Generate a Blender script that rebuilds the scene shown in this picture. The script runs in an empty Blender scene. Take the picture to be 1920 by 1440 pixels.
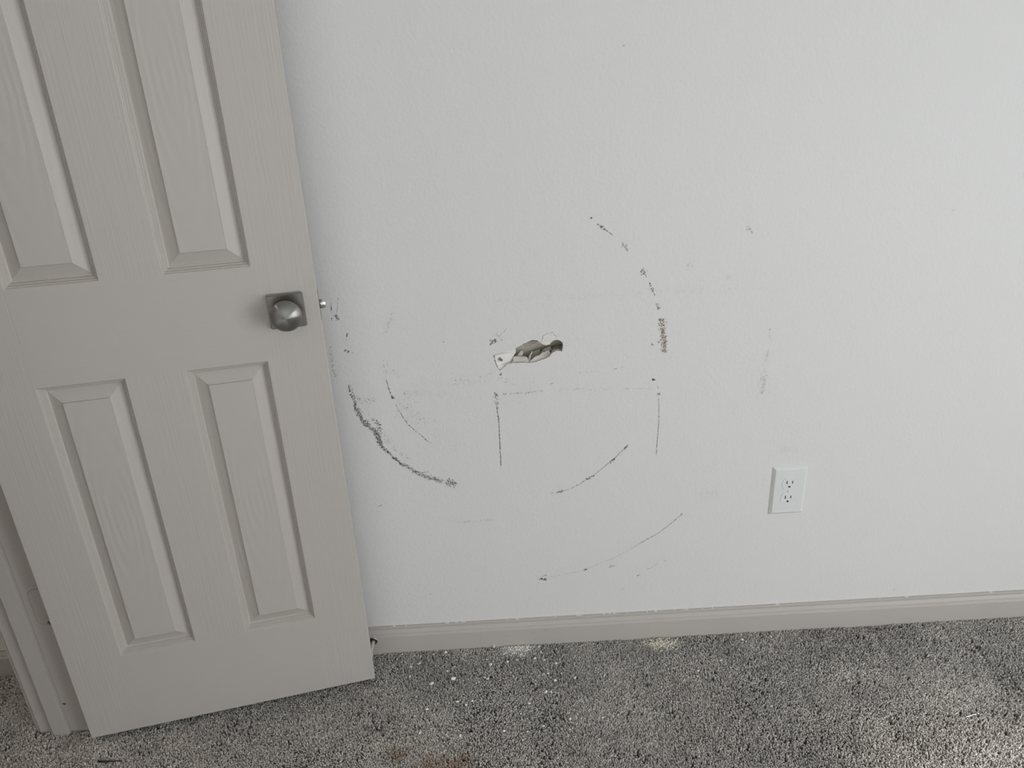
import bpy, bmesh, math, random
import numpy as np
from mathutils import Vector, Matrix
from mathutils.geometry import tessellate_polygon
from mathutils import noise as mnoise

scene = bpy.context.scene
C = scene.collection
PI = math.pi

# ------------------------------------------------------------------ camera, sky, lights, exposure
CAM = {"f":1383.3244974069144,"loc":[0.0,-1.4346352039864658,1.3002528482615203],"r":[0.99853,-0.03332,-0.042759],"u":[0.052358,0.388454,0.919979],"fw":[0.014044,0.920866,-0.389627]}
Q = {"f":1383.3245,"cy":-1.43464,"cz":1.30025,"yaw":0.01525,"pitch":0.40023,"roll":-0.04645,"xo":0.63854,"zo":0.39612,"hb":0.0729,"xd":-0.33043,"yd":-0.10585,"th":0.20885,"gap":0.01258,"W":0.60892,"s1":0.10717,"p1":0.14712,"m":0.10132,"p2":0.14816,"zb":0.20036,"zt":0.808,"zu":0.98743,"ku":0.05845,"kz":0.90203,"ja_y":-0.3}
cd = bpy.data.cameras.new('camera')
cam = bpy.data.objects.new('camera', cd)
C.objects.link(cam)
cd.sensor_fit = 'HORIZONTAL'
cd.sensor_width = 36.0
cd.lens = CAM['f'] / 1920 * 36
cd.clip_start = 0.02
r_, u_, f_ = CAM['r'], CAM['u'], CAM['fw']
M = Matrix(((r_[0], u_[0], -f_[0], CAM['loc'][0]), (r_[1], u_[1], -f_[1], CAM['loc'][1]),
            (r_[2], u_[2], -f_[2], CAM['loc'][2]), (0, 0, 0, 1)))
cam.matrix_world = M
scene.camera = cam

vs = scene.view_settings
vs.view_transform = 'Standard'
vs.look = 'None'
vs.exposure = 0.0
vs.gamma = 1.0
vs.use_curve_mapping = False
scene.cycles.use_denoising = True
scene.cycles.max_bounces = 10
scene.cycles.diffuse_bounces = 6

world = bpy.data.worlds.new('overcast_sky')
scene.world = world
world.use_nodes = True
bg = world.node_tree.nodes['Background']
bg.inputs[0].default_value = (0.80, 0.90, 1.0, 1)
bg.inputs[1].default_value = 1.0

ROOM = dict(x0=-0.945, x1=2.55, y1=-3.3, z1=2.44)
WIN_R = dict(y0=-3.15, y1=-1.40, z0=0.12, z1=1.80)      # window in the right wall
WIN_F = dict(x0=-0.55, x1=1.05, z0=0.45, z1=1.75)       # window in the wall behind the camera


def window_light(name, loc, direction, w, h, power, col):
    L = bpy.data.lights.new(name, 'AREA')
    L.shape = 'RECTANGLE'
    L.size, L.size_y = w, h
    L.energy = power
    L.color = col
    o = bpy.data.objects.new(name, L)
    C.objects.link(o)
    o.location = loc
    o.rotation_euler = Vector(direction).to_track_quat('-Z', 'Y').to_euler()
    return o


window_light('daylight_right', (ROOM['x1'] + 0.06, (WIN_R['y0'] + WIN_R['y1']) / 2, (WIN_R['z0'] + WIN_R['z1']) / 2), (-1, 0, 0),
             WIN_R['y1'] - WIN_R['y0'], WIN_R['z1'] - WIN_R['z0'], 58.0, (0.92, 0.96, 1.0))
window_light('daylight_front', ((WIN_F['x0'] + WIN_F['x1']) / 2, ROOM['y1'] - 0.06, (WIN_F['z0'] + WIN_F['z1']) / 2), (0, 1, 0),
             WIN_F['x1'] - WIN_F['x0'], WIN_F['z1'] - WIN_F['z0'], 8.0, (1.0, 0.92, 0.82))


sl = bpy.data.lights.new('hazy_sun', 'SUN')
sl.energy = 6.5
sl.angle = math.radians(9)
sl.color = (1.0, 0.96, 0.90)
slo = bpy.data.objects.new('hazy_sun', sl)
C.objects.link(slo)
slo.location = (4.0, -2.5, 4.0)
slo.rotation_euler = Vector((-1.0, 0.67, -1.02)).to_track_quat('-Z', 'Y').to_euler()

hl = bpy.data.lights.new('hall_fill_light', 'AREA')  # unseen fill light, added to brighten the hall beyond the jamb
hl.shape = 'DISK'
hl.size = 0.3
hl.energy = 6.0
hl.color = (1.0, 0.90, 0.78)
hlo = bpy.data.objects.new('hall_fill_light', hl)
C.objects.link(hlo)
hlo.location = (-1.75, -0.30, 2.38)


# ------------------------------------------------------------------ materials
def new_mat(name):
    m = bpy.data.materials.new(name)
    m.use_nodes = True
    return m, m.node_tree, m.node_tree.nodes['Principled BSDF']


def nd(nt, kind, **kw):
    n = nt.nodes.new(kind)
    for k, v in kw.items():
        if k.startswith('in_'):
            key = k[3:]
            n.inputs[int(key) if key.isdigit() else key.replace('_', ' ')].default_value = v
        else:
            setattr(n, k, v)
    return n


def plain(name, col, rough=0.5, metal=0.0, spec=0.5):
    m, nt, b = new_mat(name)
    b.inputs['Base Color'].default_value = (*col, 1)
    b.inputs['Roughness'].default_value = rough
    b.inputs['Metallic'].default_value = metal
    b.inputs['Specular IOR Level'].default_value = spec
    return m


def paint(name, col, rough, scale, dist, strength=1.0, stretch=(1, 1, 1), detail=2.0, spec=0.4, mottling=0.02, second=None):
    """painted surface: slight tone mottling and a bump of the given grain"""
    m, nt, b = new_mat(name)
    tc = nd(nt, 'ShaderNodeTexCoord')
    mp = nd(nt, 'ShaderNodeMapping')
    mp.inputs['Scale'].default_value = stretch
    nt.links.new(tc.outputs['Object'], mp.inputs[0])
    n1 = nd(nt, 'ShaderNodeTexNoise', in_Scale=scale, in_Detail=detail, in_Roughness=0.55)
    nt.links.new(mp.outputs[0], n1.inputs['Vector'])
    h = n1.outputs[0]
    bp = nd(nt, 'ShaderNodeBump', in_Strength=strength, in_Distance=dist)
    if second:
        n2 = nd(nt, 'ShaderNodeTexNoise', in_Scale=second[0], in_Detail=1.0)
        nt.links.new(mp.outputs[0], n2.inputs['Vector'])
        mx = nd(nt, 'ShaderNodeMath', operation='MULTIPLY_ADD')
        nt.links.new(n2.outputs[0], mx.inputs[0])
        mx.inputs[1].default_value = second[1]
        nt.links.new(h, mx.inputs[2])
        h = mx.outputs[0]
    nt.links.new(h, bp.inputs['Height'])
    nt.links.new(bp.outputs[0], b.inputs['Normal'])
    n3 = nd(nt, 'ShaderNodeTexNoise', in_Scale=2.5, in_Detail=3.0)
    nt.links.new(tc.outputs['Object'], n3.inputs['Vector'])
    mixc = nd(nt, 'ShaderNodeMix', data_type='RGBA')
    mixc.inputs[6].default_value = (*[c * (1 - mottling) for c in col], 1)
    mixc.inputs[7].default_value = (*[min(1, c * (1 + mottling)) for c in col], 1)
    nt.links.new(n3.outputs[0], mixc.inputs[0])
    nt.links.new(mixc.outputs[2], b.inputs['Base Color'])
    b.inputs['Roughness'].default_value = rough
    b.inputs['Specular IOR Level'].default_value = spec
    return m


WALL_COL = (0.742, 0.734, 0.718)
TRIM_COL = (0.50, 0.465, 0.43)
M_WALL = paint('wall_paint', WALL_COL, 0.62, 150, 0.0010, 0.42, detail=1.5, second=(62, 0.8), mottling=0.012)
M_CEIL = paint('ceiling_paint', (0.62, 0.62, 0.61), 0.8, 60, 0.002, 0.4)
M_TRIM = paint('trim_paint', TRIM_COL, 0.42, 70, 0.0004, 0.4, mottling=0.015)
M_DOORV = paint('door_paint_upright_grain', TRIM_COL, 0.45, 260, 0.0009, 0.55, stretch=(1, 1, 0.022), detail=1.0, second=(90, 0.6), mottling=0.012)
M_DOORH = paint('door_paint_level_grain', TRIM_COL, 0.45, 260, 0.0008, 0.28, stretch=(0.022, 1, 1), detail=1.0, second=(90, 0.6), mottling=0.012)
M_JAMB = paint('jamb_paint', TRIM_COL, 0.45, 70, 0.0004, 0.4, mottling=0.02)


def panel_mat():
    m, nt, b = new_mat('door_paint_cathedral_grain')
    tc = nd(nt, 'ShaderNodeTexCoord')
    mp = nd(nt, 'ShaderNodeMapping')
    mp.inputs['Scale'].default_value = (1, 1, 0.16)
    nt.links.new(tc.outputs['Object'], mp.inputs[0])
    w = nd(nt, 'ShaderNodeTexWave', wave_type='RINGS', rings_direction='SPHERICAL', in_Scale=26.0, in_Distortion=3.5, in_Detail=2.0)
    w.inputs['Detail Scale'].default_value = 1.6
    nt.links.new(mp.outputs[0], w.inputs['Vector'])
    bp = nd(nt, 'ShaderNodeBump', in_Strength=0.3, in_Distance=0.0007)
    nt.links.new(w.outputs[1], bp.inputs['Height'])
    nt.links.new(bp.outputs[0], b.inputs['Normal'])
    b.inputs['Base Color'].default_value = (*TRIM_COL, 1)
    b.inputs['Roughness'].default_value = 0.45
    b.inputs['Specular IOR Level'].default_value = 0.4
    return m


M_PANEL = panel_mat()


def brushed(name, col, rough, aniso, radial):
    m, nt, b = new_mat(name)
    b.inputs['Base Color'].default_value = (*col, 1)
    b.inputs['Metallic'].default_value = 1.0
    b.inputs['Roughness'].default_value = rough
    b.inputs['Anisotropic'].default_value = aniso
    tg = nd(nt, 'ShaderNodeTangent', direction_type='RADIAL', axis='Y' if radial else 'Z')
    nt.links.new(tg.outputs[0], b.inputs['Tangent'])
    b.inputs['Anisotropic Rotation'].default_value = 0.25 if radial else 0.0
    return m


M_KNOB = brushed('satin_nickel_spun', (0.29, 0.285, 0.27), 0.34, 0.95, True)
M_ROSE = brushed('satin_nickel_brushed', (0.34, 0.32, 0.295), 0.24, 0.5, False)
M_BOLT = plain('bright_nickel', (0.80, 0.80, 0.78), 0.25, 1.0)
M_DARKMETAL = plain('dark_metal', (0.045, 0.04, 0.036), 0.35, 0.6)
M_PLASTIC = plain('outlet_white_plastic', (0.74, 0.75, 0.735), 0.35)
M_SLOT = plain('outlet_slot_black', (0.03, 0.03, 0.028), 0.6)
M_STOPROD = plain('door_stop_enamel', (0.55, 0.50, 0.45), 0.4)
M_RUBBER = plain('white_rubber', (0.7, 0.68, 0.64), 0.6)
M_GYPSUM = paint('gypsum', (0.72, 0.70, 0.66), 0.9, 180, 0.001, 0.6)
M_CAVITY = paint('cavity_paper', (0.74, 0.68, 0.56), 0.9, 40, 0.001, 0.4, mottling=0.1)
M_SHARD = {'cream': paint('torn_paper_cream', (0.70, 0.66, 0.60), 0.85, 160, 0.0006, 0.5),
           'greypaper': paint('torn_paper_grey', (0.50, 0.47, 0.43), 0.85, 160, 0.0006, 0.5),
           'brownpaper': paint('torn_paper_brown', (0.42, 0.37, 0.32), 0.85, 160, 0.0006, 0.5)}
M_WHITEPAPER = paint('crushed_wall_skin', (0.76, 0.745, 0.71), 0.75, 140, 0.0015, 0.7)
M_PLASTER = plain('plaster_crumb_white', (0.94, 0.93, 0.90), 0.9)
M_DUST = plain('plaster_dust', (0.88, 0.86, 0.81), 0.95)
M_DUSTCREAM = plain('plaster_dust_cream', (0.84, 0.79, 0.66), 0.95)
M_STEEL = plain('bright_steel', (0.70, 0.69, 0.67), 0.3, 0.9)
M_BLACKWIRE = plain('black_wire', (0.012, 0.011, 0.011), 0.4)
TONES = {'black': (0.065, 0.065, 0.066), 'grey': (0.27, 0.265, 0.26), 'pale': (0.52, 0.515, 0.505), 'brown': (0.20, 0.16, 0.125),
         'tan': (0.44, 0.38, 0.29), 'faint': (0.69, 0.686, 0.672)}
M_TONE = {k: plain('mark_' + k, v, 0.7) for k, v in TONES.items()}


# ------------------------------------------------------------------ mesh helpers
def link(o, parent=None):
    C.objects.link(o)
    if parent is not None:
        o.parent = parent
    return o


def mesh_obj(name, verts, faces, mats, parent=None, midx=None, smooth=False):
    me = bpy.data.meshes.new(name)
    me.from_pydata([tuple(v) for v in verts], [], faces)
    for m in (mats if isinstance(mats, (list, tuple)) else [mats]):
        me.materials.append(m)
    if midx:
        me.polygons.foreach_set('material_index', midx)
    bm = bmesh.new()
    bm.from_mesh(me)
    bmesh.ops.recalc_face_normals(bm, faces=bm.faces)
    bm.to_mesh(me)
    bm.free()
    if smooth:
        me.polygons.foreach_set('use_smooth', [True] * len(me.polygons))
    me.update()
    return link(bpy.data.objects.new(name, me), parent)


def bm_obj(name, bm, mats, parent=None, smooth=False):
    me = bpy.data.meshes.new(name)
    bm.to_mesh(me)
    bm.free()
    for m in (mats if isinstance(mats, (list, tuple)) else [mats]):
        me.materials.append(m)
    if smooth:
        me.polygons.foreach_set('use_smooth', [True] * len(me.polygons))
    return link(bpy.data.objects.new(name, me), parent)


def box_bm(bm, x0, x1, y0, y1, z0, z1, bev=0.0, seg=2):
    r = bmesh.ops.create_cube(bm, size=1.0)
    vs_ = r['verts']
    bmesh.ops.scale(bm, vec=(x1 - x0, y1 - y0, z1 - z0), verts=vs_)
    bmesh.ops.translate(bm, vec=((x0 + x1) / 2, (y0 + y1) / 2, (z0 + z1) / 2), verts=vs_)
    if bev:
        ed = list({e for v in vs_ for e in v.link_edges})
        bmesh.ops.bevel(bm, geom=ed, offset=bev, segments=seg, affect='EDGES')
    return bm


def box(name, x0, x1, y0, y1, z0, z1, mat, parent=None, bev=0.0, seg=2):
    return bm_obj(name, box_bm(bmesh.new(), x0, x1, y0, y1, z0, z1, bev, seg), mat, parent)


def lathe_y(name, prof, cx, cz, mat, parent, n=48, y0=0.0):
    """revolve (radius, y) around an axis along Y through (cx, cz)"""
    verts, faces = [], []
    for (r, y) in prof:
        for k in range(n):
            a = 2 * PI * k / n
            verts.append((cx + r * math.cos(a), y0 + y, cz + r * math.sin(a)))
    for i in range(len(prof) - 1):
        for k in range(n):
            k2 = (k + 1) % n
            faces.append((i * n + k, i * n + k2, (i + 1) * n + k2, (i + 1) * n + k))
    faces.append(tuple(range(n)))
    faces.append(tuple(range((len(prof) - 1) * n, len(prof) * n)))
    return mesh_obj(name, verts, faces, mat, parent, smooth=True)


def prism_xz(name, poly, y_front, thick, mat, parent, jitter=0.0, seed=0, mats_side=None):
    """slab with an outline in the wall plane; y_front is a number or a function of (x, z)"""
    rnd = random.Random(seed)
    fy = y_front if callable(y_front) else (lambda x, z: y_front)
    n = len(poly)
    tris = tessellate_polygon([[Vector((p[0], p[1], 0)) for p in poly]])
    fr = [(p[0], fy(p[0], p[1]) + rnd.uniform(-jitter, jitter), p[1]) for p in poly]
    bk = [(v[0], v[1] + thick, v[2]) for v in fr]
    faces = [tuple(t) for t in tris] + [tuple(i + n for i in reversed(t)) for t in tris]
    for i in range(n):
        j = (i + 1) % n
        faces.append((i, j, j + n, i + n))
    return mesh_obj(name, fr + bk, faces, mat, parent)


def tag(o, label, cat, group=None, kind=None):
    if label:
        o['label'] = label
    if cat:
        o['category'] = cat
    if group:
        o['group'] = group
    if kind:
        o['kind'] = kind
    return o


def structure(o, label, cat):
    return tag(o, label, cat, kind='structure')


D = {
"hole":[[-0.0124,0.7599],[-0.0056,0.7622],[0.0028,0.7647],[0.0119,0.7671],[0.0196,0.7687],[0.0266,0.7704],[0.0311,0.7719],[0.0364,0.7749],[0.0421,0.7781],[0.0491,0.7815],[0.0561,0.7846],[0.0638,0.7877],[0.0703,0.7894],[0.0755,0.7885],[0.0799,0.786],[0.0834,0.7826],[0.0874,0.7788],[0.0918,0.778],[0.0959,0.776],[0.1001,0.7772],[0.1037,0.7779],[0.106,0.7813],[0.1088,0.7841],[0.1134,0.7865],[0.1185,0.7868],[0.123,0.7859],[0.1267,0.7837],[0.1302,0.78],[0.131,0.7741],[0.13,0.7653],[0.1285,0.7601],[0.1233,0.7624],[0.1189,0.7627],[0.1143,0.7615],[0.1094,0.7594],[0.1054,0.7548],[0.1029,0.7514],[0.0973,0.7485],[0.0917,0.7461],[0.0825,0.743],[0.072,0.7397],[0.065,0.7392],[0.0587,0.739],[0.0497,0.7401],[0.0406,0.7406],[0.0336,0.7398],[0.0274,0.7404],[0.0225,0.7392],[0.0182,0.7382],[0.0126,0.7374],[0.0068,0.732],[-0.0019,0.7256],[-0.0051,0.7296],[-0.0077,0.7358],[-0.01,0.7419],[-0.0112,0.7509]],
"flap":[[-0.0113,0.7592],[0.0028,0.7641],[0.0196,0.7682],[0.0313,0.7713],[0.0332,0.7647],[0.0337,0.7551],[0.0282,0.7499],[0.0272,0.7404],[0.0182,0.7379],[0.0126,0.7371],[0.0068,0.732],[-0.0016,0.7261],[-0.0045,0.7299],[-0.0072,0.7364],[-0.0094,0.7422],[-0.0107,0.7509]],
"flapc":[0.0105,0.7512],
"nick":[[-0.0044,0.7482],[-0.0017,0.7522],[0.0,0.7559],[0.0011,0.752],[0.0043,0.75],[0.0049,0.7461],[0.0029,0.7442],[-0.0011,0.7471]],
"shards":[["cream",0.004,0.016,[[0.0276,0.7476],[0.033,0.7488],[0.0441,0.7476],[0.0518,0.7478],[0.058,0.7444],[0.0602,0.7398],[0.0535,0.7363],[0.0409,0.7367],[0.0272,0.7365]]],["cream",0.022,0.03,[[0.0356,0.7456],[0.0401,0.7517],[0.0441,0.7563],[0.0488,0.7554],[0.0489,0.7512],[0.0464,0.7429],[0.0404,0.742]]],["cream",0.003,0.014,[[0.0599,0.7404],[0.0678,0.7451],[0.0749,0.7494],[0.0836,0.7514],[0.0905,0.7562],[0.1003,0.7597],[0.1038,0.7577],[0.1051,0.7534],[0.1014,0.7486],[0.0944,0.7448],[0.0859,0.7414],[0.0724,0.7367]]],["greypaper",0.02,0.034,[[0.0622,0.7372],[0.0639,0.7455],[0.0683,0.7505],[0.0741,0.753],[0.0847,0.7555],[0.0851,0.7503],[0.083,0.7444],[0.0744,0.7404],[0.0649,0.7336]]],["greypaper",0.014,0.026,[[0.0838,0.7503],[0.0878,0.7555],[0.0921,0.7588],[0.0998,0.7611],[0.1072,0.7625],[0.1079,0.7574],[0.1025,0.7544],[0.0911,0.7505]]],["brownpaper",0.016,0.026,[[0.1076,0.7579],[0.1129,0.7615],[0.1225,0.764],[0.132,0.7646],[0.1316,0.7581],[0.1223,0.7562],[0.1127,0.7519],[0.1076,0.7528]]],["greypaper",0.022,0.03,[[0.0485,0.7707],[0.0571,0.775],[0.0713,0.7799],[0.0783,0.7783],[0.081,0.7756],[0.071,0.7709],[0.0596,0.7656],[0.0526,0.7666]]],["cream",0.01,0.02,[[0.0596,0.7424],[0.062,0.7501],[0.0671,0.7573],[0.0682,0.7557],[0.0648,0.7499],[0.0627,0.7418],[0.0609,0.7384]]]],
"lip":[[0.0871,0.7816],[0.0894,0.791],[0.0907,0.7979],[0.1007,0.802],[0.1103,0.8035],[0.1136,0.7984],[0.1194,0.7893],[0.1141,0.7864],[0.1085,0.7838],[0.1037,0.7782],[0.0959,0.7766],[0.0904,0.7787]],
"big":[[-0.1487,-0.1131],[-0.1983,-0.1248]],
"med":[[-0.0612,-0.0737],[-0.0526,-0.015],[-0.164,-0.0853],[-0.1275,-0.2725],[-0.0339,-0.2688],[0.1115,-0.2469],[0.0639,-0.1673],[0.0879,-0.1353]],
"small":[[-0.2769,-0.0216],[-0.1992,-0.0278],[-0.1701,-0.0242],[-0.2669,-0.0498],[-0.2518,-0.0644],[-0.2463,-0.0285],[-0.2307,-0.0329],[-0.2316,-0.0574],[-0.1471,-0.0726],[-0.2512,-0.097],[-0.1128,-0.1167],[-0.0946,-0.1295],[-0.0749,-0.1135],[-0.0677,-0.1185],[-0.0707,-0.0547],[-0.0541,-0.0635],[-0.0085,-0.1144],[0.0202,-0.0496],[0.0152,-0.061],[0.0019,-0.0635],[-0.0203,-0.067],[0.0455,-0.0471],[0.0454,-0.0604],[0.0605,-0.0412],[0.0676,-0.0678],[0.1001,-0.0336],[0.0942,-0.0815],[0.0428,-0.1319],[0.0412,-0.1418],[0.0728,-0.1116],[0.1045,-0.114],[0.1348,-0.1308],[0.076,-0.1671],[-0.1364,-0.1813],[-0.1034,-0.1811],[-0.1181,-0.1903],[-0.2038,-0.1971],[0.0237,-0.1981],[0.0044,-0.2246],[0.1072,-0.2738],[0.1812,-0.2473],[-0.2151,-0.2593],[0.0055,-0.2939],[0.0159,-0.2724],[0.051,-0.261],[0.1638,-0.3044],[0.1918,-0.3464],[0.2977,-0.088],[0.4836,-0.1013],[0.5521,-0.2429],[0.3781,-0.0198],[0.3638,-0.0595],[0.5537,-0.0385],[0.6257,-0.0354],[0.5123,-0.0277],[0.5567,-0.0209],[0.42,-0.1308],[0.4157,-0.1469],[0.2829,-0.0269]],
"dust":[[0.0044,-0.025],[0.3513,-0.0328]],
"nail":[[0.9444,-0.3012],[0.9737,-0.2943]],
"pin":[[0.5061,-0.1584],[0.5378,-0.1768]],
"hairpin":[[-0.8908,-0.2825],[-0.8401,-0.2861]],
"stain":[[-0.2576,-0.3102],[-0.1945,-0.3365],[-0.1394,-0.3454],[-0.1181,-0.3265]],
"spot":[0.1012,-0.3117],
"crease":[[1.0847,-0.0202],[1.0918,-0.0526],[1.0932,-0.0929],[1.0844,-0.1711],[1.0745,-0.246]]}

# ------------------------------------------------------------------ room shell
X0, X1, Y1, Z1 = ROOM['x0'], ROOM['x1'], ROOM['y1'], ROOM['z1']
XH = -2.3                                     # far side of the hall
WT = 0.115
FZ = -0.010                                   # carpet backing; the pile tips reach z = 0
M_FLOOR, nt, b = new_mat('carpet_backing')
tc = nd(nt, 'ShaderNodeTexCoord')
n1 = nd(nt, 'ShaderNodeTexNoise', in_Scale=260.0, in_Detail=3.0)
nt.links.new(tc.outputs['Object'], n1.inputs['Vector'])
cr = nd(nt, 'ShaderNodeValToRGB')
cr.color_ramp.elements[0].position = 0.32
cr.color_ramp.elements[0].color = (0.03, 0.027, 0.024, 1)
cr.color_ramp.elements[1].position = 0.66
cr.color_ramp.elements[1].color = (0.30, 0.28, 0.255, 1)
nt.links.new(n1.outputs[0], cr.inputs[0])
nt.links.new(cr.outputs[0], b.inputs['Base Color'])
bpn = nd(nt, 'ShaderNodeBump', in_Strength=1.0, in_Distance=0.01)
nt.links.new(n1.outputs[0], bpn.inputs['Height'])
nt.links.new(bpn.outputs[0], b.inputs['Normal'])
b.inputs['Roughness'].default_value = 0.95
structure(box('floor', XH - 0.1, X1 + 0.1, Y1 - 0.1, 0.12, FZ - 0.1, FZ, M_FLOOR),
          'grey carpeted bedroom floor running into the hall', 'floor')
structure(box('ceiling', XH - 0.1, X1 + 0.1, Y1 - 0.1, 0.12, Z1, Z1 + 0.1, M_CEIL),
          'flat white ceiling above the room', 'ceiling')

# back wall with the broken hole


def jag(poly, amp, step, seed):
    """break the straight runs of a torn outline into small ragged steps"""
    rnd = random.Random(seed)
    out = []
    for a, b_ in zip(poly, poly[1:] + poly[:1]):
        a, b_ = Vector(a), Vector(b_)
        n = max(1, int((b_ - a).length / step))
        for k in range(n):
            q = a.lerp(b_, k / n)
            if k:
                q += Vector((rnd.uniform(-amp, amp), rnd.uniform(-amp, amp)))
            out.append((q.x, q.y))
    return out


hole = jag(D['hole'], 0.0007, 0.0022, 2)
bm = bmesh.new()
rect = [(XH, FZ), (X1, FZ), (X1, Z1), (XH, Z1)]
ov = [bm.verts.new((x, 0, z)) for x, z in rect]
hv = [bm.verts.new((x, 0, z)) for x, z in hole]
oe = [bm.edges.new((ov[i], ov[(i + 1) % 4])) for i in range(4)]
he = [bm.edges.new((hv[i], hv[(i + 1) % len(hv)])) for i in range(len(hv))]
bmesh.ops.triangle_fill(bm, use_beauty=True, use_dissolve=False, edges=oe + he, normal=(0, -1, 0))
for f in bm.faces:
    f.material_index = 0
    f.normal_update()
    if f.normal.y > 0:
        f.normal_flip()
rnd = random.Random(4)
hb = [bm.verts.new((x + rnd.uniform(-.0012, .0012), 0.0127, z + rnd.uniform(-.0012, .0012))) for x, z in hole]
for i in range(len(hv)):
    j = (i + 1) % len(hv)
    f = bm.faces.new((hv[i], hv[j], hb[j], hb[i]))
    f.material_index = 1
ob = [bm.verts.new((x, 0.115, z)) for x, z in rect]
for i in range(4):
    j = (i + 1) % 4
    bm.faces.new((ov[i], ov[j], ob[j], ob[i]))
bm.faces.new(ob)
wall_back = bm_obj('wall_back', bm, [M_WALL, M_GYPSUM])
structure(wall_back, 'white textured wall with a broken hole, scuffs and scratches', 'wall')

# cavity behind the drywall
cx0, cx1, cz0, cz1 = -0.045, 0.165, 0.665, 0.86
cv = [(x, y, z) for y in (0.0129, 0.046) for x, z in ((cx0, cz0), (cx1, cz0), (cx1, cz1), (cx0, cz1))]
mesh_obj('wall_cavity', cv, [(4, 5, 6, 7), (0, 1, 5, 4), (1, 2, 6, 5), (2, 3, 7, 6), (3, 0, 4, 7)], M_CAVITY, wall_back)
flap = D['flap']
fx0, fx1 = min(p[0] for p in flap), max(p[0] for p in flap)
fl = prism_xz('dented_wall_skin', flap, lambda x, z: 0.0006 + 0.024 * max(0, (x - fx0) / (fx1 - fx0)) ** 2.2, 0.0012, M_WHITEPAPER, wall_back, 0.0005, 3)
prism_xz('puncture', D['nick'], lambda x, z: 0.0001 + 0.024 * max(0, (x - fx0) / (fx1 - fx0)) ** 2.2, 0.0003, M_TONE['brown'], wall_back, 0, 5)
for i, (mt, y0, y1, poly) in enumerate(D['shards']):
    zz = [p[1] for p in poly]
    za, zb_ = min(zz), max(zz)
    poly = jag(poly, 0.0008, 0.003, 60 + i)
    prism_xz('drywall_shard', poly, (lambda x, z, y0=y0, y1=y1, za=za, zb_=zb_: y0 + (y1 - y0) * (z - za) / (zb_ - za)), 0.004, M_SHARD[mt], wall_back, 0.0012, 10 + i)
prism_xz('cracked_wall_skin', jag(D['lip'], 0.0005, 0.003, 81), lambda x, z: -0.0012, 0.0008, M_WHITEPAPER, wall_back, 0.0004, 21)

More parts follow.
